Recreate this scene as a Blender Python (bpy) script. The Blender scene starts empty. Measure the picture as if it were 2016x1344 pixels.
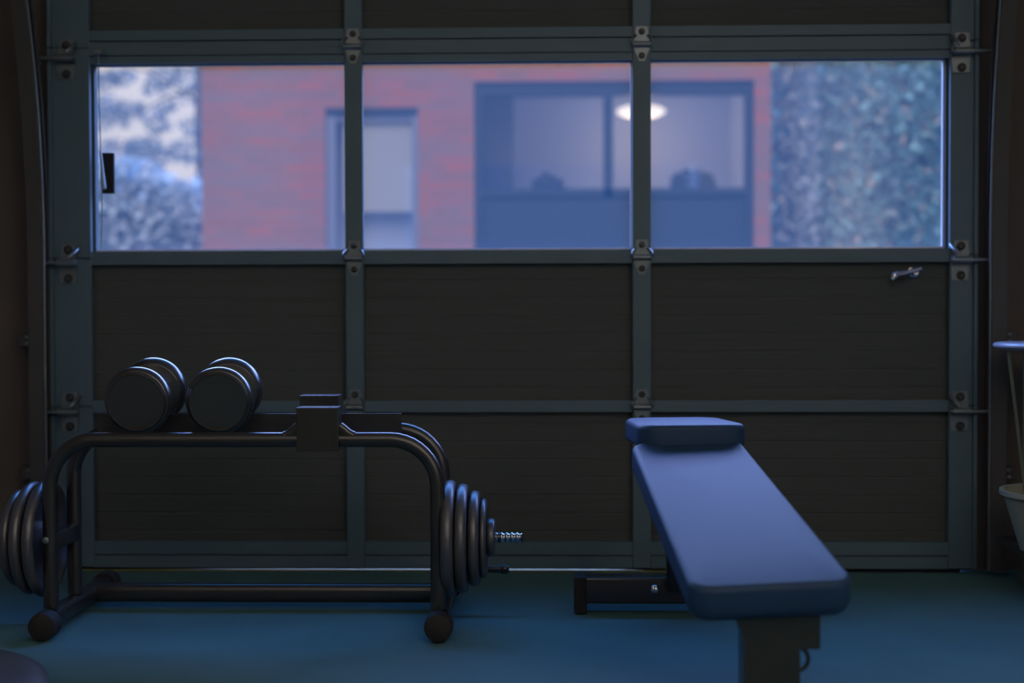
import bpy, bmesh, math, random
from mathutils import Vector, Matrix
random.seed(7)
PI = math.pi
S = bpy.context.scene
C = S.collection

# ------------------------------------------------------------------ camera
cam = bpy.data.cameras.new('camera')
cam.lens, cam.sensor_width, cam.clip_start, cam.clip_end = 50.0, 36.0, 0.05, 200
cam.dof.use_dof = True
cam.dof.focus_distance = 3.46
cam.dof.aperture_fstop = 1.75
co = bpy.data.objects.new('camera', cam); C.objects.link(co)
yaw, pitch, roll = [math.radians(a) for a in (1.569, -1.443, -0.172)]
fw = Vector((-math.sin(yaw)*math.cos(pitch), math.cos(yaw)*math.cos(pitch), math.sin(pitch)))
r0 = Vector((math.cos(yaw), math.sin(yaw), 0)); u0 = r0.cross(fw)
rr = r0*math.cos(roll)+u0*math.sin(roll); uu = -r0*math.sin(roll)+u0*math.cos(roll)
M4 = Matrix((rr, uu, -fw)).transposed().to_4x4(); M4.translation = (0, 0, 0.8)
co.matrix_world = M4
S.camera = co

# ------------------------------------------------------------------ dusk sky
W = bpy.data.worlds.new('dusk_sky'); S.world = W; W.use_nodes = True
nt = W.node_tree; nt.nodes.clear()
def N(tree, t, **k):
    n = tree.nodes.new(t)
    for a, b in k.items(): setattr(n, a, b)
    return n
tc = N(nt, 'ShaderNodeTexCoord'); sx = N(nt, 'ShaderNodeSeparateXYZ')
bg = N(nt, 'ShaderNodeBackground'); wo = N(nt, 'ShaderNodeOutputWorld'); mixw = N(nt, 'ShaderNodeMix', data_type='RGBA')
nt.links.new(tc.outputs['Generated'], sx.inputs[0])
def skyramp(stops):
    rp = N(nt, 'ShaderNodeValToRGB'); el = rp.color_ramp.elements
    while len(el) < len(stops): el.new(0.5)
    for e, (p, c) in zip(el, stops): e.position = p; e.color = (*c, 1)
    nt.links.new(sx.outputs['Z'], rp.inputs[0]); return rp
SK = 18.0
# west (beyond the door): pale low sky, deep bright blue higher up; east (behind the garage): dim and even
west = skyramp([(0.0, (.010, .010, .010)), (.02, (.036, .033, .032)), (.20, (.040, .038, .039)), (.33, (.12, .24, .58)), (.46, (.24, .42, 1.0)), (.56, (.38, .44, .95)), (.63, (.24, .33, .84)), (.69, (.03, .19, .62)), (.78, (.012, .16, .50)), (.90, (.012, .05, .14)), (1.0, (.012, .035, .09))])
east = skyramp([(0.0, (.007, .007, .007)), (.02, (.0145, .0135, .014)), (.6, (.017, .0175, .019)), (1.0, (.012, .035, .09))])
mr = N(nt, 'ShaderNodeMapRange', interpolation_type='SMOOTHSTEP'); mr.inputs['From Min'].default_value = -.25; mr.inputs['From Max'].default_value = .35
nt.links.new(sx.outputs['Y'], mr.inputs['Value']); nt.links.new(mr.outputs[0], mixw.inputs['Factor'])
nt.links.new(east.outputs[0], mixw.inputs['A']); nt.links.new(west.outputs[0], mixw.inputs['B'])
nt.links.new(mixw.outputs['Result'], bg.inputs[0]); nt.links.new(bg.outputs[0], wo.inputs[0])
bg.inputs[1].default_value = SK

# ------------------------------------------------------------------ large lights
def area(name, loc, rot, sx_, sy_, energy, col):
    l = bpy.data.lights.new(name, 'AREA'); l.shape = 'RECTANGLE'; l.size, l.size_y = sx_, sy_
    l.energy = energy; l.color = col
    o = bpy.data.objects.new(name, l); C.objects.link(o); o.location = loc; o.rotation_euler = rot
    return o
# added warm fill light, unseen in the rear half, bounced off the pale ceiling
area('garage_fill_light', (.75, -.7, .6), (math.radians(-165), 0, 0), .5, .4, 200.0, (1.0, .89, .80))
# soft evening glow from over the garage roof, falling on the facade and the trees
sun = bpy.data.lights.new('evening_glow', 'SUN'); sun.energy = 1.32; sun.angle = math.radians(50); sun.color = (1.0, .93, .88)
so = bpy.data.objects.new('evening_glow', sun); C.objects.link(so)
so.rotation_euler = (math.radians(52), 0, math.radians(-12))

V = S.view_settings
V.view_transform = 'Standard'; V.look = 'None'; V.exposure = 0.0; V.gamma = 1.0; V.use_curve_mapping = False
S.cycles.use_denoising = True
S.cycles.max_bounces = 10; S.cycles.transparent_max_bounces = 12
S.cycles.sample_clamp_indirect = 25.0

# ------------------------------------------------------------------ materials
def mat(name, col, rough=.6, metal=0, spec=.5, noise=None, bump=None, coat=0):
    m = bpy.data.materials.new(name); m.use_nodes = True
    t = m.node_tree; b = t.nodes['Principled BSDF']
    b.inputs['Base Color'].default_value = (*col, 1); b.inputs['Roughness'].default_value = rough
    b.inputs['Metallic'].default_value = metal; b.inputs['Specular IOR Level'].default_value = spec
    b.inputs['Coat Weight'].default_value = coat
    if noise or bump:
        c = N(t, 'ShaderNodeTexCoord')
    if noise:
        sc, amt, stretch = noise
        mp = N(t, 'ShaderNodeMapping'); mp.inputs['Scale'].default_value = stretch
        nz = N(t, 'ShaderNodeTexNoise'); nz.inputs['Scale'].default_value = sc; nz.inputs['Detail'].default_value = 6
        mx = N(t, 'ShaderNodeMix', data_type='RGBA')
        mx.inputs['A'].default_value = (*[max(0, x*(1-amt)) for x in col], 1)
        mx.inputs['B'].default_value = (*[min(1, x*(1+amt)) for x in col], 1)
        t.links.new(c.outputs['Object'], mp.inputs[0]); t.links.new(mp.outputs[0], nz.inputs['Vector'])
        t.links.new(nz.outputs['Fac'], mx.inputs['Factor']); t.links.new(mx.outputs['Result'], b.inputs['Base Color'])
    if bump:
        sc, st = bump
        nz = N(t, 'ShaderNodeTexNoise'); nz.inputs['Scale'].default_value = sc; nz.inputs['Detail'].default_value = 4
        bp = N(t, 'ShaderNodeBump'); bp.inputs['Strength'].default_value = st; bp.inputs['Distance'].default_value = .003
        t.links.new(c.outputs['Object'], nz.inputs['Vector']); t.links.new(nz.outputs['Fac'], bp.inputs['Height'])
        t.links.new(bp.outputs[0], b.inputs['Normal'])
    return m
MT = {}
MT['floor'] = mat('rubber_floor', (.07, .165, .18), .85, spec=.25, noise=(3.5, .22, (1, 1, 1)), bump=(160, .35))
MT['wall'] = mat('dark_wall', (.115, .098, .088), .9, spec=.2, noise=(4, .12, (1, 1, 1)))
MT['backwall'] = mat('charcoal_wall', (.035, .033, .031), .9, spec=.2)
MT['midwall'] = mat('grey_plaster', (.28, .26, .24), .9, spec=.2)
MT['ceil'] = mat('pale_plaster', (.55, .54, .52), .9, spec=.2)
MT['panel'] = mat('door_panel_paint', (.074, .084, .082), .75, spec=.3, noise=(18, .14, (.25, 1, 6)))
MT['frame'] = mat('door_frame_paint', (.082, .140, .178), .5, spec=.5, noise=(5, .12, (1, 1, 1)))
MT['steel'] = mat('galvanised_steel', (.20, .23, .25), .38, metal=.7, noise=(30, .2, (1, 1, 1)))
MT['darksteel'] = mat('oxidised_steel', (.05, .05, .052), .45, metal=.3)
MT['tracksteel'] = mat('shaded_track_steel', (.07, .068, .066), .6, metal=.2)  # darker copy of the galvanised steel, shade put into its colour
MT['chrome'] = mat('chrome', (.75, .75, .78), .18, metal=1)
MT['bead'] = mat('glazing_bead', (.62, .6, .62), .5)
MT['seal'] = mat('rubber_seal', (.03, .03, .03), .8)
MT['gaplight'] = mat('door_gap_light', (.40, .36, .12), .5)  # yellow of the daylight gap put into the colour
MT['black'] = mat('black_powder_coat', (.020, .019, .018), .27, spec=.8, bump=(500, .12))
MT['iron'] = mat('black_cast_iron', (.085, .085, .096), .38, metal=.40, spec=1.0, bump=(240, .12))
MT['urethane'] = mat('black_urethane', (.033, .032, .031), .23, spec=1.0)
MT['rubber'] = mat('black_rubber', (.020, .019, .018), .7, spec=.3)
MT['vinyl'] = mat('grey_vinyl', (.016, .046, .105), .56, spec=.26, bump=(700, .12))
MT['vinylside'] = mat('black_vinyl', (.036, .035, .035), .5, spec=.4)
MT['mat'] = mat('gym_mat_vinyl', (.07, .085, .11), .55, spec=.5)
MT['table'] = mat('pale_laminate', (.42, .42, .5), .35, spec=.6)
MT['wire'] = mat('green_wire', (.12, .14, .09), .5)
MT['bucket'] = mat('pale_green_plastic', (.30, .29, .19), .5)
MT['cord'] = mat('pale_cord', (.18, .28, .36), .7)
MT['toggle'] = mat('pale_plastic', (.3, .42, .5), .4)
MT['ground'] = mat('asphalt_yard', (.085, .075, .062), .9, noise=(2, .2, (1, 1, 1)))
MT['bframe'] = mat('dark_blue_window_frame', (.035, .045, .06), .5)
MT['bframe2'] = mat('lavender_window_frame', (.28, .28, .36), .5)
MT['blind'] = mat('white_roller_blind', (.60, .56, .52), .8)
MT['room'] = mat('room_plaster', (.60, .66, .86), .9)
MT['drape'] = mat('grey_drape', (.16, .16, .20), .9)
MT['leafdark'] = mat('dark_house_plant', (.06, .07, .06), .8)
MT['bark'] = mat('bark', (.16, .14, .13), .9, noise=(8, .3, (1, 1, 3)))
MT['palebark'] = mat('pale_bark', (.5, .48, .46), .9, noise=(8, .25, (1, 1, 3)))
MT['roof'] = mat('dark_roofing', (.08, .08, .09), .9)

def leafmat(name, a, b, c):
    m = mat(name, a, .7, spec=.3); t = m.node_tree; bs = t.nodes['Principled BSDF']
    g = N(t, 'ShaderNodeNewGeometry'); r = N(t, 'ShaderNodeValToRGB')
    r.color_ramp.elements[0].color = (*a, 1); r.color_ramp.elements[1].color = (*b, 1)
    r.color_ramp.elements[1].position = .8
    e = r.color_ramp.elements.new(.97); e.color = (*c, 1)
    t.links.new(g.outputs['Random Per Island'], r.inputs[0]); t.links.new(r.outputs[0], bs.inputs['Base Color'])
    return m
MT['leafR'] = leafmat('green_leaves', (.22, .42, .40), (.36, .58, .56), (.72, .56, .44))
MT['leafL'] = leafmat('grey_green_leaves', (.52, .60, .64), (.66, .72, .74), (.7, .7, .66))
MT['leafP'] = leafmat('pale_leaves', (.42, .44, .40), (.58, .58, .54), (.6, .55, .5))
MT['leafT'] = leafmat('thin_leaves', (.30, .33, .34), (.40, .43, .43), (.44, .45, .43))

def brick():
    m = mat('red_brick', (.5, .2, .2), .85, spec=.2); t = m.node_tree; bs = t.nodes['Principled BSDF']
    c = N(t, 'ShaderNodeTexCoord'); mp = N(t, 'ShaderNodeMapping'); mp.inputs['Rotation'].default_value = (PI/2, 0, 0)
    b = N(t, 'ShaderNodeTexBrick'); b.inputs['Scale'].default_value = 1
    b.inputs['Brick Width'].default_value = .23; b.inputs['Row Height'].default_value = .078; b.inputs['Mortar Size'].default_value = .009
    b.inputs['Color1'].default_value = (.62, .19, .11, 1); b.inputs['Color2'].default_value = (.44, .20, .13, 1)
    b.inputs['Mortar'].default_value = (.46, .23, .17, 1)
    nz = N(t, 'ShaderNodeTexNoise'); nz.inputs['Scale'].default_value = 1.6; nz.inputs['Detail'].default_value = 5
    mp2 = N(t, 'ShaderNodeMapping'); mp2.inputs['Scale'].default_value = (.7, 1, 3.2)
    mx = N(t, 'ShaderNodeMix', data_type='RGBA'); mx.inputs['B'].default_value = (.36, .25, .22, 1)
    ml = N(t, 'ShaderNodeMapRange'); ml.inputs['From Min'].default_value = .42; ml.inputs['From Max'].default_value = .75
    t.links.new(c.outputs['Object'], mp.inputs[0]); t.links.new(mp.outputs[0], b.inputs['Vector'])
    t.links.new(c.outputs['Object'], mp2.inputs[0]); t.links.new(mp2.outputs[0], nz.inputs['Vector'])
    t.links.new(nz.outputs['Fac'], ml.inputs['Value']); t.links.new(ml.outputs[0], mx.inputs['Factor'])
    t.links.new(b.outputs['Color'], mx.inputs['A']); t.links.new(mx.outputs['Result'], bs.inputs['Base Color'])
    return m
MT['brick'] = brick()

def glass(name, veil, vcol, gl=.06):
    # thin clear pane with a translucent share that puts a tinted haze over the view
    m = bpy.data.materials.new(name); m.use_nodes = True; t = m.node_tree; t.nodes.clear()
    o = N(t, 'ShaderNodeOutputMaterial'); tr = N(t, 'ShaderNodeBsdfTransparent'); go = N(t, 'ShaderNodeBsdfGlossy')
    go.inputs['Roughness'].default_value = .04
    tl = N(t, 'ShaderNodeBsdfTranslucent'); tl.inputs[0].default_value = (*vcol, 1)
    m1 = N(t, 'ShaderNodeMixShader'); m2 = N(t, 'ShaderNodeMixShader')
    m1.inputs[0].default_value = veil; m2.inputs[0].default_value = gl
    t.links.new(tr.outputs[0], m1.inputs[1]); t.links.new(tl.outputs[0], m1.inputs[2])
    t.links.new(m1.outputs[0], m2.inputs[1]); t.links.new(go.outputs[0], m2.inputs[2]); t.links.new(m2.outputs[0], o.inputs[0])
    return m
MT['glass'] = glass('veiled_glass', .0275, (.36, .72, 1.0), .02)
MT['bglass'] = glass('window_glass', .05, (.8, .85, 1), .07)

def emit(name, col, s):
    m = mat(name, (.8, .8, .8)); b = m.node_tree.nodes['Principled BSDF']
    b.inputs['Emission Color'].default_value = (*col, 1); b.inputs['Emission Strength'].default_value = s
    return m
MT['lamp'] = emit('lit_opal_glass', (1, .86, .72), 1.25)

# ------------------------------------------------------------------ mesh helpers
def obj(name, bm, m, parent=None, smooth=False, angle=40):
    me = bpy.data.meshes.new(name)
    bmesh.ops.recalc_face_normals(bm, faces=bm.faces[:])
    bm.to_mesh(me); bm.free(); me.materials.append(MT[m] if isinstance(m, str) else m)
    if smooth:
        for p in me.polygons: p.use_smooth = True
        me.set_sharp_from_angle(angle=math.radians(angle))
    o = bpy.data.objects.new(name, me); C.objects.link(o)
    if parent: o.parent = parent
    return o
def tag(o, label, cat, group=None, kind=None):
    o['label'] = label; o['category'] = cat
    if group: o['group'] = group
    if kind: o['kind'] = kind
    return o
def thing(name, label, cat, loc=(0, 0, 0), rotz=0, group=None, kind=None):
    o = bpy.data.objects.new(name, None); C.objects.link(o); o.empty_display_size = .05
    o.location = loc; o.rotation_euler = (0, 0, rotz)
    return tag(o, label, cat, group, kind)
def struct(name, bm, m, **k):
    o = obj(name, bm, m, **k); o['kind'] = 'structure'; return o
def B(): return bmesh.new()
def box(bm, x0, x1, y0, y1, z0, z1, bev=0, M=None, seg=2):
    g = bmesh.ops.create_cube(bm, size=1)
    vs = g['verts']
    for v in vs: v.co = Vector(((x0+x1)/2+v.co.x*(x1-x0), (y0+y1)/2+v.co.y*(y1-y0), (z0+z1)/2+v.co.z*(z1-z0)))
    if bev:
        es = list({e for v in vs for e in v.link_edges})
        r = bmesh.ops.bevel(bm, geom=es, offset=bev, segments=seg, affect='EDGES', profile=.5)
        vs = list({v for f in r['faces'] for v in f.verts} | {v for v in vs if v.is_valid})
        # every vertex of this piece
        seen = set(vs); st = list(vs)
        while st:
            v = st.pop()
            for e in v.link_edges:
                w = e.other_vert(v)
                if w not in seen: seen.add(w); st.append(w)
        vs = list(seen)
    if M is not None:
        for v in vs: v.co = M @ v.co
    return bm
def rings(bm, RR, cap=True, closed=True):
    # RR: list of rings (lists of Vectors, same length)
    vv = [[bm.verts.new(p) for p in r] for r in RR]
    n = len(vv[0])
    for a, b in zip(vv, vv[1:]):
        for i in range(n if closed else n-1):
            j = (i+1) % n
            bm.faces.new((a[i], a[j], b[j], b[i]))
    if cap:
        bm.faces.new(vv[0][::-1]); bm.faces.new(vv[-1])
    return bm
def tube(bm, pts, r, n=12, cap=True, sq=None):
    # round (or, with sq=(w,h,corner), rounded-rectangular) section swept along pts
    pts = [Vector(p) for p in pts]; RR = []
    t0 = (pts[1]-pts[0]).normalized()
    up = Vector((0, 1, 0)) if abs(t0.y) < .9 else Vector((0, 0, 1))
    for i, p in enumerate(pts):
        a = pts[max(0, i-1)]; b = pts[min(len(pts)-1, i+1)]
        t = (b-a).normalized()
        up = (up-t*up.dot(t)).normalized(); sd = t.cross(up)
        if sq: ring = [p+sd*x+up*y for x, y in sq]
        else: ring = [p+(sd*math.cos(2*PI*k/n)+up*math.sin(2*PI*k/n))*(r[i] if isinstance(r, (list, tuple)) else r) for k in range(n)]
        RR.append(ring)
    return rings(bm, RR, cap)
def rrect(w, h, c, n=4):
    o = []
    for cx, cy, a0 in ((w/2-c, h/2-c, 0), (-w/2+c, h/2-c, 90), (-w/2+c, -h/2+c, 180), (w/2-c, -h/2+c, 270)):
        for k in range(n+1):
            a = math.radians(a0+90*k/n); o.append((cx+c*math.cos(a), cy+c*math.sin(a)))
    return o
def lathe(bm, prof, M=Matrix.Identity(4), n=48, cap=True):
    # prof: (radius, height) along local z
    RR = [[M @ Vector((r*math.cos(2*PI*k/n), r*math.sin(2*PI*k/n), z)) for k in range(n)] for r, z in prof]
    return rings(bm, RR, cap)
AX_X = Matrix.Rotation(PI/2, 4, 'Y')       # local z -> world x
AX_Y = Matrix.Rotation(-PI/2, 4, 'X')      # local z -> world y
T = Matrix.Translation
def cyl(bm, p, q, r, n=16): return tube(bm, [p, q], r, n)
def prism(bm, out, y0, y1):
    # outline (x, z) extruded along y
    return rings(bm, [[Vector((x, y0, z)) for x, z in out], [Vector((x, y1, z)) for x, z in out]])

# ------------------------------------------------------------------ garage shell
XL, XR, YB, YF, ZC = -1.95, 1.95, -2.6, 4.30, 2.62
struct('floor', box(B(), XL-.12, XR+.12, YB-.12, 4.47, -.12, 0), 'floor')
struct('ceiling', box(B(), XL-.12, XR+.12, YB-.12, YF, ZC, ZC+.15), 'ceil')
struct('wall_left', box(B(), XL-.12, XL, YB-.12, 4.47, 0, ZC), 'midwall')
struct('wall_right', box(B(), XR, XR+.12, YB-.12, 4.47, 0, ZC), 'ceil')
struct('wall_back', box(B(), XL, XR, YB-.12, YB, 0, ZC), 'backwall')
OXL, OXR, OZ = -1.46, 1.215, 2.09
bm = B(); box(bm, XL, OXL, YF, 4.47, 0, ZC+.15); box(bm, OXR, XR, YF, 4.47, 0, ZC+.15); box(bm, OXL, OXR, YF, 4.47, OZ, ZC+.15)
struct('wall_front', bm, 'wall')
struct('trim_1', box(B(), OXL, .42, 4.262, 4.30, 0, .003), 'gaplight')  # added strip that stands in for the line of daylight under the door

# ------------------------------------------------------------------ garage door
DX0, DX1 = -1.497, 1.252
YD = 4.24                      # inner face of the frame
door = thing('door_1', 'sectional garage door with a row of three windows and galvanised frame', 'garage door', ((DX0+DX1)/2, YD, 0), kind='structure')
dl = door.location.copy()
def dpart(name, bm, m, parent=None, **k):
    bmesh.ops.translate(bm, verts=bm.verts[:], vec=-dl)
    return obj(name, bm, m, parent or door, **k)
ST = [(-1.497, -1.380), (-.614, -.560), (.243, .298), (1.178, 1.252)]      # stiles
def ribbed(bm, x0, x1, z0, z1, y=4.272, d=.0012):
    prof = []; z = z0
    while z < z1-.002:
        zn = min(z+.054, z1)
        prof += [(y, z), (y, zn-.006), (y+d, zn-.004), (y+d, zn-.002)]
        z = zn
    prof.append((y, z1))
    a = [bm.verts.new((x0, yy, zz)) for yy, zz in prof]; b = [bm.verts.new((x1, yy, zz)) for yy, zz in prof]
    for i in range(len(a)-1): bm.faces.new((a[i], b[i], b[i+1], a[i+1]))
    box(bm, x0, x1, y+.006, 4.292, z0, z1)
def section(name, z0, z1, rails, glazed=False):
    bm = B()
    if not glazed: ribbed(bm, DX0+.01, DX1-.01, z0+.002, z1-.002)
    else:
        for (a0, a1) in ((DX0, ST[0][1]+.012), (ST[1][0], ST[1][1]), (ST[2][0], ST[2][1]), (ST[3][0]-.012, DX1)):
            box(bm, a0+.004, a1-.004 if a1 != DX1 else a1, 4.262, 4.292, z0, z1)
        box(bm, DX0, DX1, 4.262, 4.292, z0, z0+.019); box(bm, DX0, DX1, 4.262, 4.292, z1-.048, z1)
    sec = dpart(name, bm, 'panel')
    for (ra, rb) in rails:
        bm = B()
        for (xa, xb) in ((ST[0][1], ST[1][0]), (ST[1][1], ST[2][0]), (ST[2][1], ST[3][0])):
            box(bm, xa-.002, xb+.002, YD+.004, 4.27, ra, rb)
        dpart('rail', bm, 'frame', sec)
    for i, (xa, xb) in enumerate(ST):
        bm = B(); box(bm, xa, xb, YD, 4.268, z0+.0005, z1-.0005, .003)
        if i in (0, 3):    # folded lip along the outer edge of an end stile
            e = xa if i == 0 else xb
            box(bm, e-.006, e+.006, YD-.014, 4.25, z0+.001, z1-.001, .002)
        dpart('stile', bm, 'frame', sec)
    return sec
section('bottom_section', .014, .4998, [(.014, .050), (.054, .093), (.482, .4998)])
section('lower_section', .5, .9448, [(.5, .5165), (.926, .9448)])
win = section('window_section', .945, 1.5738, [(.945, .966), (1.527, 1.549), (1.552, 1.5738)], True)
section('top_section', 1.574, 2.12, [(1.574, 1.592), (1.596, 1.626), (2.08, 2.12)])
PANES = [(-1.368, -.611), (-.557, .242), (.297, 1.168)]
for (xa, xb) in PANES:
    dpart('window_pane', box(B(), xa-.012, xb+.012, 4.270, 4.273, .962, 1.532), 'glass', win)
    bm = B(); w = .006
    box(bm, xa-.004, xb+.004, 4.274, 4.290, .962, .962+w+.005); box(bm, xa-.004, xb+.004, 4.274, 4.290, 1.524, 1.530)
    box(bm, xb-.003, xb+.006, 4.274, 4.290, .973, 1.524)
    dpart('glazing_bead', bm, 'bead', win)
bm = B(); low = [(DX0+.03, .0034), (-1.2, .0042), (-.9, .0050), (-.3, .0060), (.15, .0060), (.36, .0034), (.41, .0032), (.43, .0003), (DX1-.03, .0003)]
rings(bm, [[Vector((x, y, z)) for x, z in low]+[Vector((x, y, .016)) for x, z in low[::-1]] for y in (4.270, 4.280)])
dpart('bottom_seal', bm, 'seal')

def bolt(x, z, par, y=YD, r=.0075):
    bm = B(); lathe(bm, [(r*1.35, 0), (r*1.35, -.002), (r, -.002), (r, -.006), (r*.7, -.0085)], T((x, y, z)) @ AX_Y, 12)
    dpart('bolt', bm, 'darksteel', par, smooth=True)
def hinge(x, z):
    # upper tapered leaf, round knuckle, lower leaf cut to a blunt V
    bm = B(); y1, y0 = YD-.0005, YD-.004
    prism(bm, [(x-.024, z+.006), (x+.024, z+.006), (x+.016, z+.05), (x-.016, z+.05)], y0, y1)
    prism(bm, [(x-.026, z-.008), (x-.008, z-.052), (x+.008, z-.052), (x+.026, z-.008)], y0, y1)
    for k in (-1, 1):      # the rolled ears that stand out round the pin
        pts = [(x+k*(.017+.013*math.sin(a)), YD-.003-.016*math.sin(a), z+.024-.03*a/PI*1.1) for a in [PI*i/10 for i in range(11)]]
        tube(bm, pts, .0038, 8)
    cyl(bm, (x-.027, YD-.010, z-.003), (x+.027, YD-.010, z-.003), .0085, 14)
    h = dpart('hinge', bm, 'steel', smooth=True)
    bolt(x, z+.035, h, y0); bolt(x, z-.036, h, y0)
for z in (1.574, .945, .500):
    for x in (-.587, .2705): hinge(x, z)
def roller_hinge(x, z, side):
    bm = B(); y1, y0 = YD-.0005, YD-.005
    xs = x
    prism(bm, [(xs-.030, z+.004), (xs+.026, z+.004), (xs+.022, z+.058), (xs-.018, z+.058)], y0, y1)
    prism(bm, [(xs-.026, z-.058), (xs+.022, z-.058), (xs+.026, z-.006), (xs-.030, z-.006)], y0, y1)
    # curved side plate that carries the roller tube
    inner = xs-side*.030
    pts = [(inner+side*.018*(1-math.cos(a)), YD-.006-.034*math.sin(a), z+.046-.060*a/PI) for a in [PI*.5*i/8 for i in range(9)]]
    tube(bm, pts, None or .006, 10)
    cyl(bm, (xs-side*.028, YD-.030, z), (xs+side*.026, YD-.030, z), .011, 14)
    h = dpart('roller_hinge', bm, 'steel', smooth=True)
    bm = B(); wx = .092 if side > 0 else .078
    cyl(bm, (xs-side*.034, YD-.030, z), (xs+side*(wx+.006), YD-.030, z), .0058, 12)
    lathe(bm, [(.006, 0), (.019, .001), (.021, .005), (.021, .011), (.019, .014), (.006, .015)], T((xs+side*wx-.0075, YD-.030, z)) @ AX_X, 20)
    dpart('roller', bm, 'steel', h, smooth=True)
    bolt(x, z+.042, h, y0, .010); bolt(x, z-.044, h, y0, .010)
for z in (1.540, .930, .485):
    roller_hinge(1.209, z, 1); roller_hinge(-1.447, z, -1)
# latch handle near the right end
bm = B()
lathe(bm, [(.016, 0), (.016, -.004), (.011, -.006), (.009, -.034)], T((1.078, 4.270, .897)) @ AX_Y, 20)
pts = [(1.094, 4.236, .906), (1.080, 4.234, .901), (1.055, 4.231, .895), (1.035, 4.229, .891), (1.022, 4.227, .889), (1.010, 4.222, .884), (1.004, 4.220, .872)]
tube(bm, pts, [.006, .0072, .0075, .0085, .0115, .0130, .007], 14)
dpart('latch_handle', bm, 'chrome', smooth=True)['label'] = 'chrome latch handle'

# tracks
def track(side, x, R):
    path = [(4.205, .02), (4.205, .5), (4.205, .95)]
    k = 0
    while True:
        k += 1; a = k*.045
        z = .95+R*math.sin(a)
        if z > 2.35: break
        path.append((4.205-R*(1-math.cos(a)), z))
    s = side
    prof = [(-.024, -.028), (-.024, .026), (.024, .026), (.024, .012), (.020, .012), (.020, .022), (-.020, .022), (-.020, -.024), (.016, -.024), (.020, -.020), (.020, -.012), (.024, -.012), (.024, -.022), (.019, -.028)]
    RR = []
    for i, (y, z) in enumerate(path):
        a = path[max(0, i-1)]; b = path[min(len(path)-1, i+1)]
        t = Vector((0, b[0]-a[0], b[1]-a[1])).normalized(); nrm = Vector((0, t.z, -t.y))
        RR.append([Vector((x-s*px, y, z))+nrm*py for px, py in prof])
    bm = rings(B(), RR)
    o = thing('door_track', f"curved galvanised steel roller track beside the {'right' if s > 0 else 'left'} edge of the garage door", 'door track', (0, 0, 0), 0, 'garage door roller tracks')
    obj('channel', bm, 'tracksteel', o, smooth=True, angle=30)
    lip = []
    for i, (y, z) in enumerate(path):
        a = path[max(0, i-1)]; b = path[min(len(path)-1, i+1)]
        t_ = Vector((0, b[0]-a[0], b[1]-a[1])).normalized(); lip.append(Vector((x-s*.024, y, z))+Vector((0, t_.z, -t_.y))*-.022)
    obj('rolled_lip', tube(B(), lip, .0042, 10), 'steel', o, smooth=True)  # kept in brighter steel to draw the lit edge of the channel
    for z in (.30, .70):
        bm = B(); box(bm, x+min(s*.022, s*.070), x+max(s*.022, s*.070), 4.226, 4.300, z-.02, z+.02, .002)
        br = obj('bracket', bm, 'tracksteel', o)
        for dz in (-.008, .008):
            bm = B(); lathe(bm, [(.006, 0), (.006, -.005), (.003, -.007)], T((x+s*.046, 4.226, z+dz*1.2)) @ AX_Y, 10)
            obj('bolt', bm, 'steel', br, smooth=True)
track(-1, -1.526, 2.4); track(1, 1.304, 3.4)

# pull cord and small black sensor at the left window
t = thing('pull_cord', 'thin pale cord with a tapered toggle hanging at the left edge of the window', 'cord', (-1.335, 4.205, 1.52))
bm = B(); L = t.location
pts = [(-1.3405, 4.205, 1.555), (-1.3395, 4.205, 1.40), (-1.3365, 4.205, 1.27), (-1.3345, 4.205, 1.20), (-1.3340, 4.205, 1.10), (-1.3355, 4.205, 1.03), (-1.339, 4.205, .972)]
tube(bm, [Vector(p)-L for p in pts], .0017, 8); obj('cord', bm, 'cord', t, smooth=True)
box(bm2 := B(), -1.350-L.x, -1.331-L.x, 4.200-L.y, 4.236-L.y, 1.550-L.z, 1.562-L.z, .001); obj('cord_clip', bm2, 'steel', t)
bm = B(); lathe(bm, [(.002, .118), (.0035, .112), (.005, .06), (.0075, .012), (.0075, .003), (.005, 0)], T((-1.3275-L.x, 4.203-L.y, 1.150-L.z)) @ Matrix.Rotation(math.radians(-4.5), 4, 'Y'), 16)
obj('toggle', bm, 'toggle', t, smooth=True)
o = obj('window_sensor', box(B(), -.019, .019, -.006, .006, -.061, .061, .002), 'rubber'); o.location = (-1.3325, 4.262, 1.202)
tag(o, 'small black rectangular sensor stuck on the left window pane behind the cord', 'sensor')

# ------------------------------------------------------------------ dumbbell rack
rack = thing('dumbbell_rack', 'black tubular steel dumbbell rack with curved uprights and plate pegs', 'rack', (-.745, 3.54, 0))
RL = rack.location.copy()
def rpart(name, bm, m='black', parent=None, smooth=True, **k):
    bmesh.ops.translate(bm, verts=bm.verts[:], vec=-RL)
    return obj(name, bm, m, parent or rack, smooth=smooth, **k)
FY, RY = 3.425, 3.60
UXL, UXR = -1.222, -.275
def upipe(y, ztop, rb):
    zc = ztop-.019; R = .115
    pts = [(UXL, y, .066), (UXL, y, .2), (UXL, y, zc-R)]
    for k in range(1, 11):
        a = PI/2*k/10; pts.append((UXL+R*(1-math.cos(a)), y, zc-R+R*math.sin(a)))
    pts.append(((UXL+UXR)/2, y, zc))
    for k in range(0, 11):
        a = PI/2*k/10; pts.append((UXR-R+R*math.sin(a), y, zc-R+R*math.cos(a)))
    pts += [(UXR, y, .2), (UXR, y, .066)]
    return tube(B(), pts, 0, sq=rrect(.036, .034, .0165))
rpart('front_tube', upipe(FY, .496, 0)); rpart('rear_tube', upipe(RY, .505, 0))
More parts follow.
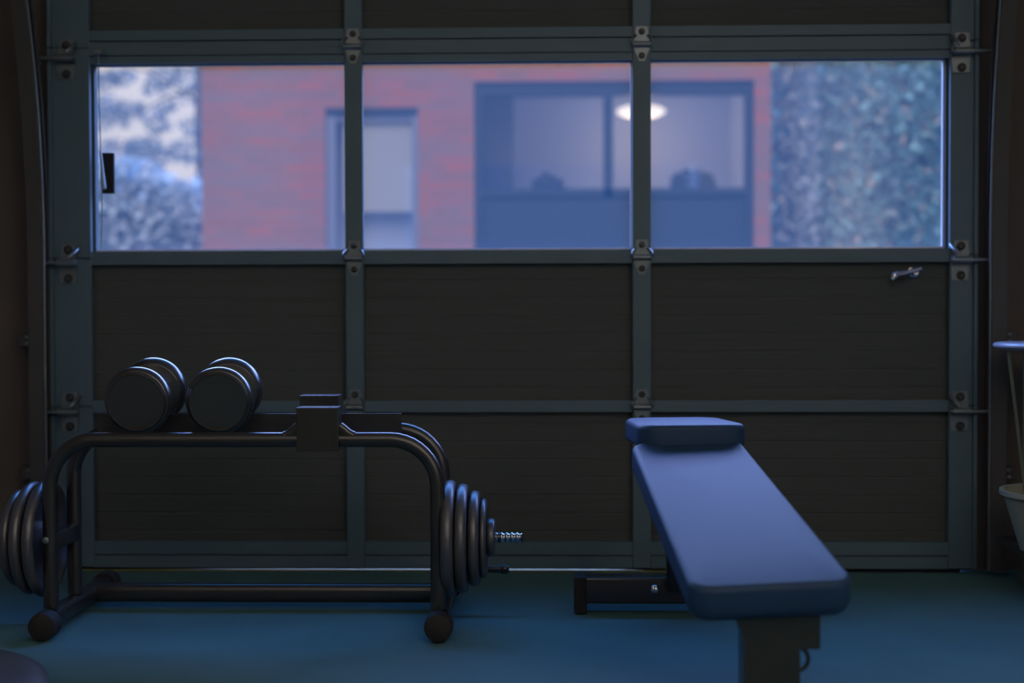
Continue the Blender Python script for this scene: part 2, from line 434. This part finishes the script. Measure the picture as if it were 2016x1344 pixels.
for x in (UXL, UXR):       # feet run front to back, round rubber caps at the ends
    bm = B(); tube(bm, [(x+.006, 3.365, .038), (x+.004, 3.5, .044), (x, 3.86, .044)], 0, sq=rrect(.042, .040, .010))
    f = rpart('foot', bm)
    for y, d in ((3.365, -1), (3.86, 1)):
        bm = B(); z = .037 if d < 0 else .041
        lathe(bm, [(.024, d*.030), (.032, d*.026), (.0345, d*.012), (.0345, -d*.018), (.031, -d*.022)], T((x+.006 if d < 0 else x, y, z)) @ AX_Y, 28)
        rpart('rubber_cap', bm, 'rubber', f)
rpart('crossbar', tube(B(), [(UXL+.012, 3.72, .045), (UXR-.012, 3.72, .045)], 0, sq=rrect(.050, .044, .018)))
# rear tray plate: thin upright steel strip with a folded foot between the two tubes
bm = B(); box(bm, -1.145, -.375, 3.552, 3.556, .478, .531, .0008); box(bm, -1.145, -.375, 3.552, 3.585, .476, .480, .0008)
rpart('tray_plate', bm, smooth=False)
# centre bracket: front box straddling the tube, rear box behind, flared gussets
bm = B(); box(bm, -.612, -.511, 3.395, 3.452, .452, .557, .0015); rpart('centre_bracket', bm, smooth=False)
bm = B(); box(bm, -.632, -.533, 3.555, 3.612, .472, .576, .0015); rpart('centre_bracket', bm, smooth=False)
for k in (-1, 1):
    x = -.612 if k < 0 else -.511
    pts = [(x-k*.004, FY, .506), (x+k*.006, FY, .4985), (x+k*.016, FY, .4895), (x+k*.026, FY, .4835), (x+k*.034, FY, .4815)]
    rpart('gusset', tube(B(), pts, 0, sq=rrect(.032, .029, .010)))
# plate pegs
for x, d in ((UXR, 1), (UXL, -1)):
    bm = B(); cyl(bm, (x, 3.51, .226), (x+d*.150, 3.51, .226), .0125, 16)
    box(bm, x-.016, x+.016, FY, RY, .205, .247, .003)
    p = rpart('plate_peg', bm)
    bm = B(); prof = []
    L0, L1 = .140, .204
    n = 5
    for i in range(n):
        za = L0+(L1-L0)*i/n; zb = L0+(L1-L0)*(i+1)/n; prof += [(.0118+.0020*math.cos(2*PI*(q_+.5)/8), za+(zb-za)*q_/8) for q_ in range(8)]
    prof = [(.0102, .120)]+prof+[(.011, L1), (.008, L1+.002)]
    lathe(bm, [(r, d*z) for r, z in prof], T((x, 3.51, .226)) @ AX_X, 24)
    q = rpart('threaded_end', bm, 'chrome', p); q['label'] = 'chrome threaded peg end'
bm = B(); cyl(bm, (UXR, 3.70, .112), (UXR+.150, 3.70, .112), .010, 14)
lathe(bm, [(.010, 0), (.0125, .004), (.0125, .016), (.008, .022)], T((UXR+.142, 3.70, .112)) @ AX_X, 16)
box(bm, UXR-.014, UXR+.014, 3.685, 3.715, .06, .125, .002)
rpart('lower_peg', bm)
bm = B(); lathe(bm, [(.008, 0), (.008, -.006), (.004, -.008)], T((UXL-.004, FY-.019, .235)) @ AX_Y, 12); rpart('bolt', bm, 'steel')

# weight plates
def plate(x, R, w, label, d):
    # rounded outer lip, sunken web, raised hub: profile across the axle
    pr = [(.0145, -w*.42), (.040, -w*.42), (.045, -w*.16), (R-.030, -w*.16), (R-.024, -w*.40)]
    for k in range(9):
        a = -PI/2+PI*k/8
        pr.append((R-.013+.013*math.cos(a), w*.5*math.sin(a)))
    pr += [(R-.024, w*.40), (R-.030, w*.16), (.045, w*.16), (.040, w*.42), (.0145, w*.42)]
    bm = B(); lathe(bm, pr, AX_X, 72, cap=False)
    # close the bore
    n = 72; vs = list(bm.verts); a = vs[:n]; b = vs[-n:]
    for i in range(n): bm.faces.new((b[i], b[(i+1) % n], a[(i+1) % n], a[i]))
    o = obj('weight_plate', bm, 'iron', smooth=True, angle=50); o.location = (x, 3.51, .226-.002)
    tag(o, label, 'weight plate', 'cast iron plates on the rack pegs')
for x, R, w, l in ((-.251, .144, .031, 'largest cast iron plate, innermost on the right peg of the rack'),
                   (-.2195, .135, .030, 'second largest iron plate on the right peg, against the largest'),
                   (-.1895, .118, .0275, 'medium iron plate, third outward on the right peg'),
                   (-.1675, .098, .0175, 'smallest thin iron plate on the right peg, next to the collar')):
    plate(x, R, w, l, 1)
for x, R, w, l in ((-1.262, .146, .029, 'innermost cast iron plate on the left peg, half hidden behind the left upright'),
                   (-1.296, .140, .027, 'iron plate second from the upright on the left peg'),
                   (-1.328, .120, .024, 'outermost iron plate in shadow on the left peg')):
    plate(x, R, w, l, -1)
def collar(x, d, label):
    bm = B(); lathe(bm, [(.0145, -.010), (.042, -.010), (.0455, -.008), (.047, -.004), (.047, .004), (.0455, .008), (.042, .010), (.0145, .010)], AX_X, 40, cap=False)
    vs = list(bm.verts); n = 40; a = vs[:n]; b = vs[-n:]
    for i in range(n): bm.faces.new((b[i], b[(i+1) % n], a[(i+1) % n], a[i]))
    o = obj('collar_nut', bm, 'iron', smooth=True, angle=50); o.location = (x, 3.51, .226)
    tag(o, label, 'collar', 'round collars on the plate pegs')
collar(-.1495, 1, 'round black collar nut outside the plates on the right peg')
collar(-1.352, -1, 'round black collar nut outside the plates on the left peg')

# dumbbells, axis along y
def dumbbell(loc, rz, tilt, label):
    t = thing('dumbbell', label, 'dumbbell', loc, 0, 'round-head dumbbells on the rack')
    t.rotation_euler = (tilt, 0, rz)
    for s in (-1, 1):
        R = .0838
        # outer face with stepped ring, rounded rim, inner face stepping down to the handle
        pr = [(0.0005, .0945), (R-.0165, .0945), (R-.0152, .0962), (R-.0138, .0965), (R-.0125, .0952), (R-.0105, .0915), (R-.0088, .0885)]
        pr += [(R-.0065*(k/7)**2, .070+.0175*k/7) for k in range(7, 0, -1)]
        pr += [(R-.0110*(k/9)**2, .070-.0260*k/9) for k in range(0, 10)]
        pr += [(R-.0125, .0432)]
        pr += [(.040, .0425), (.036, .040), (.022, .039)]
        bm = B(); lathe(bm, [(r, s*z) for r, z in pr], AX_Y, 80)
        obj('head', bm, 'urethane', t, smooth=True, angle=35)
    bm = B(); lathe(bm, [(.0155, -.041), (.0165, -.025), (.0175, 0), (.0165, .025), (.0155, .041)], AX_Y, 24)
    h = obj('handle', bm, 'chrome', t, smooth=True); h['label'] = 'chrome handle'
dumbbell((-1.016, 3.544, .5785), math.radians(-.6), math.radians(7.4), 'round black dumbbell at the left end of the rack')
dumbbell((-.818, 3.544, .5780), math.radians(2.2), math.radians(7.4), 'round black dumbbell beside the centre bracket, second from the left end')

# ------------------------------------------------------------------ weight bench
bench = thing('weight_bench', 'padded weight bench with a blue-lit vinyl top sloping down toward the viewer', 'bench', (.36, 3.1, 0))
BL = bench.location.copy()
def bpart(name, bm, m='black', parent=None, smooth=True, **k):
    bmesh.ops.translate(bm, verts=bm.verts[:], vec=-BL)
    return obj(name, bm, m, parent or bench, smooth=smooth, **k)
def pad(wa, wb, ln, th, cr, edge, M, dome=.004, low=None):
    # rounded trapezoid cushion: x across (wa near, wb far), y along 0..ln, z 0..th
    out = []; n = 8
    cs = [(wb/2-cr, ln-cr, 0), (-wb/2+cr, ln-cr, 90), (-wa/2+cr, cr, 180), (wa/2-cr, cr, 270)]
    for cx, cy, a0 in cs:
        for k in range(n+1):
            a = math.radians(a0+90*k/n); out.append((cx, cy, math.cos(a), math.sin(a)))
    RR = []
    def ring(ins, z): return [M @ Vector((cx+(cr-ins)*ca if cr > ins else cx-(ins-cr)*(1 if ca > 0 else -1)*0, cy+(cr-ins)*sa if cr > ins else cy, z)) for cx, cy, ca, sa in out]
    e = edge; lo = low or .45*e
    for k in range(7):
        a = PI/2*k/6; RR.append(ring(lo*(1-math.sin(a)), lo*(1-math.cos(a))))
    for k in range(9):
        a = PI/2*k/8; RR.append(ring(e*(1-math.cos(a)), th-e+e*math.sin(a)))
    # crown
    c0 = RR[-1]; cen = sum(c0, Vector())/len(c0); up = (M.to_3x3() @ Vector((0, 0, 1))).normalized()
    for s_, d in ((.7, .6), (.4, .9), (.1, 1)):
        RR.append([cen+(p-cen)*s_+up*dome*d for p in c0])
    return rings(B(), RR)
# back pad: near end at y 2.53 z .302 (top), far end at y 3.24 z .478
LN = .792
cn, cf = Vector((.397, 2.525, .302)), Vector((.3135, 3.245, .478))
ydir = (cf-cn).normalized(); xdir = Vector((1, 0, 0)); xdir = (xdir-ydir*xdir.dot(ydir)).normalized(); zdir = xdir.cross(ydir)
MB = Matrix((xdir, ydir, zdir)).transposed().to_4x4(); MB.translation = cn-zdir*.074
bpart('back_pad', pad(.300, .258, LN, .074, .040, .013, MB, .004, .030), 'vinyl', angle=60)
# seat pad, level, its near end standing proud of the back pad
ydir2 = Vector((-.10, 1, -.02)).normalized(); xd2 = Vector((1, .10, 0)); xd2 = (xd2-ydir2*xd2.dot(ydir2)).normalized(); zd2 = xd2.cross(ydir2)
MS = Matrix((xd2, ydir2, zd2)).transposed().to_4x4(); MS.translation = Vector((.329, 3.258, .474))
bpart('seat_pad', pad(.254, .24, .31, .052, .052, .013, MS, .005, .008), 'vinyl', angle=60)
# steel backing boards under the pads
bm = B(); box(bm, -.10, .10, .04, LN-.03, -.010, .0, .002, MB); bpart('pad_board', bm, smooth=False)
bm = B(); box(bm, -.09, .09, .03, .27, -.012, .0, .002, MS); bpart('pad_board', bm, smooth=False)
# frame: spine under the pads, rear post, front post
bm = B(); tube(bm, [(.402, 2.60, .225), (.36, 2.95, .30), (.318, 3.28, .40)], 0, sq=rrect(.060, .050, .008)); bpart('spine', bm)
bm = B(); tube(bm, [(.318, 3.24, .40), (.312, 3.40, .425), (.300, 3.50, .440)], 0, sq=rrect(.060, .050, .008)); bpart('spine', bm)
bm = B()
out = [(.336, .262), (.336, .226), (.345, .206), (.349, .190), (.349, .012), (.452, .012), (.452, .262)]
prism(bm, out, 2.585, 2.655); bpart('front_post', bm, smooth=False)
bm = B(); box(bm, .450, .490, 2.592, 2.640, .1715, .262, .003); bpart('adjuster_block', bm, smooth=False)
bm = B(); pts = [(.449+.0225*math.sin(a)*1.0, 2.612, .1500+.0225*math.cos(a)) for a in [PI*i/14 for i in range(15)]]
tube(bm, pts, .0042, 10); bpart('pull_ring', bm)
bm = B(); box(bm, .200, .600, 2.585, 2.655, .002, .022, .006); fb = bpart('front_base', bm, smooth=False)
bm = B(); tube(bm, [(.335, 3.67, .075), (.325, 3.58, .24), (.31, 3.44, .41)], 0, sq=rrect(.075, .050, .010)); bpart('rear_post', bm)
bm = B(); tube(bm, [(.070, 3.70, .062), (.64, 3.70, .062)], 0, sq=rrect(.068, .066, .006))
sb = bpart('rear_stabiliser', bm)
for x in (.074, .636):
    bm = B(); box(bm, x-.015, x+.017, 3.662, 3.738, .0, .0985, .006); bpart('end_cap', bm, 'rubber', sb, smooth=False)
bm = B(); lathe(bm, [(.0125, 0), (.0125, -.003), (.0115, -.008), (.008, -.0115), (.002, -.0130)], T((.266, 3.666, .067)) @ AX_Y, 16)
q = bpart('bolt', bm, 'chrome', sb); q['label'] = 'bright bolt head'

# ------------------------------------------------------------------ things at the right edge
tb = thing('side_table', 'pale topped table on thin wire legs at the right edge', 'table', (1.42, 3.95, 0))
TL = tb.location.copy()
def tpart(name, bm, m, **k):
    bmesh.ops.translate(bm, verts=bm.verts[:], vec=-TL); return obj(name, bm, m, tb, **k)
bm = B(); lathe(bm, [(.16, .0), (.185, .003), (.197, .011), (.198, .016), (.194, .021), (.185, .023)], T((1.420, 3.94, .672)), 64); tpart('table_top', bm, 'table', smooth=True)
for (a, b) in (((1.250, 3.92, .670), (1.325, 3.90, .012)), ((1.355, 3.84, .670), (1.325, 3.90, .012)), ((1.56, 3.90, .670), (1.50, 4.04, .012)), ((1.46, 4.08, .670), (1.50, 4.04, .012)), ((1.34, 4.06, .670), (1.34, 4.06, .012))):
    bm = B(); tube(bm, [a, tuple((p+q_)/2 for p, q_ in zip(a, b)), b], .0045, 8); tpart('wire_leg', bm, 'wire', smooth=True)
bm = B(); box(bm, 1.26, 1.58, 3.64, 4.06, .125, .143, .004); tpart('lower_shelf', bm, 'black')
for x in (1.30, 1.54):
    bm = B(); box(bm, x-.012, x+.012, 3.66, 3.69, 0, .126, .002); tpart('shelf_leg', bm, 'black')
bk = obj('bucket', lathe(lathe(B(), [(.118, 0), (.125, .003), (.168, .150), (.178, .150), (.178, .162), (.168, .162), (.160, .150), (.118, .008)], n=56, cap=False), [(.124, .003), (.0005, .003)], n=56, cap=False), 'bucket', smooth=True)
bk.location = (1.375, 3.80, .143)
tag(bk, 'pale green plastic bucket under the wire-legged table at the right edge', 'bucket')

# round padded disc in the lower left corner
mt = obj('floor_disc', lathe(B(), [(.36, 0), (.425, .006), (.438, .022), (.432, .038), (.41, .046), (.38, .044), (.36, .040), (.2, .041), (.01, .042)], n=96), 'mat', smooth=True, angle=60)
mt.location = (-1.45, 2.75, 0)
tag(mt, 'round dark padded disc lying on the floor in the lower left corner', 'exercise disc')

# ------------------------------------------------------------------ outside
struct('ground', box(B(), -30, 30, 4.47, 45, -.3, -.02), 'ground')
struct('trim_2', box(B(), -2.2, 2.2, 4.47, 5.6, -.02, -.004), 'ground')
FYF = 12.2
bld = thing('brick_building', 'red brick building across the yard with a wide and a narrow window', 'building', (-.56, FYF, 0))
LL = bld.location.copy()
def opart(name, bm, m, parent=None, **k):
    bmesh.ops.translate(bm, verts=bm.verts[:], vec=-LL); return obj(name, bm, m, parent or bld, **k)
BX0, BX1, BZ = -3.001, 1.877, 3.5
WX0, WX1, WZ0, WZ1 = -.653, 1.734, .55, 2.712       # wide window opening
SX0, SX1, SZ0, SZ1 = -1.932, -1.133, .75, 2.500     # narrow window opening
bm = B(); D = .30
for (xa, xb, za, zb) in ((BX0, SX0, -.02, BZ), (SX0, SX1, -.02, SZ0), (SX0, SX1, SZ1, BZ), (SX1, WX0, -.02, BZ), (WX0, WX1, -.02, WZ0), (WX0, WX1, WZ1, BZ), (WX1, BX1, -.02, BZ)):
    box(bm, xa, xb, FYF, FYF+D, za, zb)
box(bm, BX0, BX0+.3, FYF+D, FYF+4.5, -.02, BZ); box(bm, BX1-.1, BX1, FYF+D, FYF+4.5, -.02, BZ); box(bm, BX0+.3, BX1-.1, FYF+4.2, FYF+4.5, -.02, BZ)
opart('brick_wall', bm, 'brick')
opart('roof', box(B(), BX0-.08, BX1+.08, FYF-.08, FYF+4.6, BZ, BZ+.12), 'roof')
# wide window
fr = B(); y0, y1 = FYF+.03, FYF+.13
box(fr, WX0, WX1, y0, y1, WZ1-.115, WZ1); box(fr, WX0, WX1, y0, y1, WZ0, WZ0+.08)
box(fr, WX0, WX0+.065, y0, y1, WZ0+.08, WZ1-.115); box(fr, WX1-.072, WX1, y0, y1, WZ0+.08, WZ1-.115)
box(fr, .455, .535, y0, y1, 1.735, WZ1-.115); box(fr, WX0+.065, WX1-.072, y0, y1, 1.735, 1.800)
frame = opart('wide_window_frame', fr, 'bframe')
for xa, xb in ((WX0+.065, .455), (.535, WX1-.072)):
    opart('window_pane', box(B(), xa, xb, FYF+.075, FYF+.079, 1.80, WZ1-.115), 'bglass', frame)
opart('spandrel_panel', box(B(), WX0+.065, WX1-.072, FYF+.06, FYF+.11, WZ0+.08, 1.735), 'bframe', frame)
# narrow window
fr = B()
box(fr, SX0, SX1, FYF+.01, FYF+.13, SZ1-.055, SZ1)
fh = opart('narrow_window_head', fr, 'bframe')
fr = B()
box(fr, SX0, SX0+.085, y0, y1, SZ0, SZ1-.055); box(fr, SX1-.055, SX1, y0, y1, SZ0, SZ1-.055); box(fr, SX0+.085, SX1-.055, y0, y1, SZ0, SZ0+.06)
box(fr, SX0+.085, SX1-.055, y0+.02, y1, SZ1-.115, SZ1-.055)
f2 = opart('narrow_window_frame', fr, 'bframe2')
opart('window_pane', box(B(), SX0+.085, SX1-.055, FYF+.085, FYF+.089, SZ0+.06, SZ1-.115), 'bglass', f2)
opart('window_blind', box(B(), SX0+.14, SX1-.06, FYF+.10, FYF+.106, 1.615, SZ1-.10), 'blind', f2)
bm = B(); box(bm, SX0+.02, SX1-.02, FYF+.30, FYF+.34, SZ0, SZ1); box(bm, SX0, SX1, FYF+.305, FYF+.32, SZ0-.2, SZ0)
opart('inner_screen', bm, 'room', f2)
# room behind the wide window
bm = B(); rx0, rx1, ry, rz0, rz1 = -.95, 1.73, FYF+1.7, .3, 2.80
box(bm, rx0, rx1, ry, ry+.1, rz0, rz1); box(bm, rx0-.1, rx0, FYF+D, ry+.1, rz0, rz1); box(bm, rx1, rx1+.04, FYF+D, ry, rz0, rz1)
box(bm, rx0-.1, rx1, FYF+D, ry+.1, rz1, rz1+.1); box(bm, rx0-.1, rx1, FYF+D, ry+.1, rz0-.1, rz0)
opart('room_interior', bm, 'room')
# glowing ceiling lamp in the room
t = thing('ceiling_lamp', 'glowing white disc-shaped ceiling lamp seen through the wide window', 'lamp', (.835, 13.2, 2.528))
bm = B(); lathe(bm, [(.002, 0), (.09, .004), (.17, .018), (.216, .040), (.228, .058), (.216, .076), (.17, .098), (.09, .112), (.03, .116)], n=48); obj('lamp_shade', bm, 'lamp', t, smooth=True)
bm = B(); cyl(bm, (0, 0, .112), (0, 0, 2.80-2.528), .02, 12); obj('lamp_stem', bm, 'steel', t)
pl = bpy.data.lights.new('ceiling_lamp_light', 'POINT'); pl.energy = 6; pl.color = (1, .72, .46); pl.shadow_soft_size = .1
po = bpy.data.objects.new('ceiling_lamp_light', pl); C.objects.link(po); po.location = (.835, 13.2, 2.44)
# drape and house plants
pts = [(-.62+.30*i/40, 12.62+.022*math.sin(i*1.3)) for i in range(41)]
bm = B(); rings(bm, [[Vector((x, y, z)) for x, y in pts]+[Vector((x, y+.006, z)) for x, y in pts[::-1]] for z in (1.2, 1.9, 2.75)])
tag(obj('drape', bm, 'drape', smooth=True), 'grey drape hanging at the left side of the wide window', 'curtain')
def leaves(bm, cen, rad, n, size, shell=.55, seed=1):
    rnd = random.Random(seed)
    for _ in range(n):
        while True:
            p = Vector((rnd.uniform(-1, 1), rnd.uniform(-1, 1), rnd.uniform(-1, 1)))
            if shell < p.length < 1 or (p.length < 1 and rnd.random() < .35): break
        c = Vector(cen)+Vector((p.x*rad[0], p.y*rad[1], p.z*rad[2]))
        s = size*rnd.uniform(.6, 1.3)
        R = Matrix.Rotation(rnd.uniform(0, 6.28), 3, 'Z') @ Matrix.Rotation(rnd.uniform(-1.1, 1.1), 3, 'X') @ Matrix.Rotation(rnd.uniform(-.8, .8), 3, 'Y')
        q = [(0, -.5, 0), (.26, -.15, .05), (.22, .2, .06), (0, .55, -.03), (-.22, .2, .06), (-.26, -.15, .05)]
        vs = [bm.verts.new(c+R @ (Vector(v)*s)) for v in q]
        bm.faces.new((vs[0], vs[1], vs[2], vs[3])); bm.faces.new((vs[0], vs[3], vs[4], vs[5]))
    return bm
def plant(x, y, w, h, n, label, seed):
    t = thing('house_plant', label, 'plant', (x, y, 1.45), 0, 'house plants behind the wide window')
    bm = B(); leaves(bm, (0, 0, .40), (w, .12, h), n, .13, .2, seed); obj('foliage', bm, 'leafdark', t)
    bm = B(); lathe(bm, [(.06, 0), (.085, .14), (.075, .14), (.055, .02)], n=20); obj('pot', bm, 'drape', t, smooth=True)
    bm = B()
    for k in range(4): cyl(bm, (0, 0, .1), (.05*math.cos(k*1.6), .05*math.sin(k*1.6), .42), .006, 6)
    obj('stem', bm, 'bark', t)
plant(1.27, 12.75, .19, .13, 260, 'bushy dark house plant behind the right half of the wide window', 3)
plant(-.03, 12.75, .13, .09, 140, 'low dark house plant behind the left half of the wide window', 4)
tag(obj('window_ledge', box(B(), -.25, 1.72, 12.66, 12.98, 1.40, 1.45), 'room'), 'pale window ledge holding the house plants', 'shelf')

# trees
def tree(name, label, loc, trunk, blobs, size, m, seed, mb='bark', limbs=(), grp='trees beyond the yard'):
    t = thing(name, label, 'tree', loc, 0, grp)
    bm = B()
    for i, (c, r, n) in enumerate(blobs): leaves(bm, c, r, n, size, .45, seed+i)
    obj('foliage', bm, m, t)
    bm = B(); h, r = trunk
    tube(bm, [(0, 0, -.02), (.03, .02, h*.35), (-.04, 0, h*.7), (0, .03, h)], [r, r*.85, r*.7, r*.4], 12)
    for a, b, ra in limbs:
        mid = (Vector(a)+Vector(b))/2+Vector((0, 0, .08)); tube(bm, [a, mid, b], [ra, ra*.8, ra*.4], 8)
    obj('trunk', bm, mb, t, smooth=True)
# left: bushes low, a sparse tall tree above them
tree('bush', 'dense grey-green bush left of the brick building', (-4.55, 15.4, -.02), (1.6, .08), [((-.1, 0, 1.25), (.95, .55, 1.22), 6000), ((-.35, 0, 1.95), (.5, .4, .50), 1500), ((.5, 0, 1.75), (.45, .4, .45), 1200)], .11, 'leafL', 11, grp='bushes left of the building')
tree('bush', 'dense grey-green bush at the far left, cut by the window edge', (-6.6, 15.6, -.02), (1.6, .08), [((0, 0, 1.25), (.95, .6, 1.35), 4000)], .12, 'leafL', 21, grp='bushes left of the building')
tree('bush', 'tall grey-green bush half hidden behind the left corner of the building', (-3.9, 18.2, -.02), (1.7, .08), [((0, 0, 1.38), (1.25, .7, 1.33), 5200)], .12, 'leafL', 31, grp='bushes left of the building')
tree('bush', 'tall grey-green bush in the gap between the nearer left bushes', (-6.1, 18.6, -.02), (1.7, .08), [((0, 0, 1.38), (.93, .7, 1.33), 4200)], .12, 'leafL', 35, grp='bushes left of the building')
rnd = random.Random(5)
clumps = [(-1.46, 4.25, .16, 90), (-1.22, 4.33, .15, 80), (-.57, 4.33, .18, 110), (-.19, 4.33, .20, 120), (-.73, 4.14, .12, 50), (-1.50, 3.87, .18, 100), (-1.30, 3.75, .15, 80), (-1.03, 3.83, .12, 50), (-.80, 3.75, .15, 70), (-.50, 3.87, .12, 45), (-.19, 4.02, .12, 40), (-1.15, 3.64, .13, 55), (-.65, 3.56, .13, 55), (-1.46, 3.56, .10, 30), (-.08, 3.53, .17, 90), (-.92, 3.22, .18, 110), (-.72, 3.12, .26, 200), (-.19, 3.14, .2, 120), (-1.35, 3.15, .22, 150)]
blobs = [((x, rnd.uniform(-.2, .2), z), (r*1.7, .2, r*1.1), int(n*1.5)) for x, z, r, n in clumps]
for _ in range(34):      # the crown outside the window's view
    x, z = rnd.uniform(-2.4, 1.8), rnd.uniform(4.55, 5.6)
    blobs.append(((x, rnd.uniform(-.3, .3), z), (.32, .3, .22), 90))
for _ in range(10): blobs.append(((rnd.uniform(.3, 1.7), 0, rnd.uniform(3.0, 4.5)), (.3, .25, .2), 90))
for _ in range(8): blobs.append(((rnd.uniform(-2.5, -1.8), 0, rnd.uniform(3.0, 4.5)), (.3, .25, .2), 90))
tree('tall_tree', 'tall sparse tree against the pale sky above the left bushes', (-5.3, 21.5, -.02), (5.0, .09), blobs, .085, 'leafT', 41,
     limbs=[((0, 0, 4.12), (-1.0, 0, 3.72), .022), ((0, 0, 3.4), (1.3, 0, 4.3), .025), ((0, 0, 3.9), (-1.6, .1, 4.7), .018), ((0, 0, 4.4), (.7, 0, 5.1), .018), ((0, 0, 3.0), (-1.3, 0, 3.2), .02)])
# right: leafy trees
tree('leafy_tree', 'leafy green tree filling the right window pane', (3.05, 13.6, -.02), (3.2, .10),
     [((0, 0, 2.3), (.85, .55, 1.5), 8500), ((.6, .2, 2.9), (.6, .5, .9), 3000), ((-.35, -.1, 1.4), (.5, .45, .9), 2600)], .105, 'leafR', 61, limbs=[((0, 0, 1.4), (.7, .1, 2.6), .05), ((0, 0, 1.6), (-.5, 0, 2.6), .04)])
tree('leafy_tree', 'leafy green tree at the right, behind the door stile', (5.3, 13.9, -.02), (3.0, .10), [((0, 0, 2.2), (.95, .6, 1.6), 4200)], .14, 'leafR', 71)
tree('slender_tree', 'slender pale-barked tree close to the right corner of the building', (2.18, 12.74, -.02), (3.6, .05), [((0, 0, 2.3), (.21, .16, 2.2), 2200)], .085, 'leafP', 81, 'palebark')
bm = leaves(B(), (0, 0, 1.15), (3.2, .6, 1.35), 9000, .16, .3, 95)
o = obj('hedge', bm, 'leafL'); o.location = (-7.2, 20.2, 0)
tag(o, 'low wide grey-green hedge behind the bushes left of the building', 'hedge')
bm = leaves(B(), (0, 0, 1.9), (2.6, .7, 2.1), 9000, .17, .3, 91)
leaves(bm, (-1.75, 0, 2.7), (.62, .4, 1.6), 4200, .15, .2, 92)
o = obj('hedge', bm, 'leafR'); o.location = (4.75, 17.6, 0)
tag(o, 'tall dense hedge behind the trees right of the building', 'hedge')
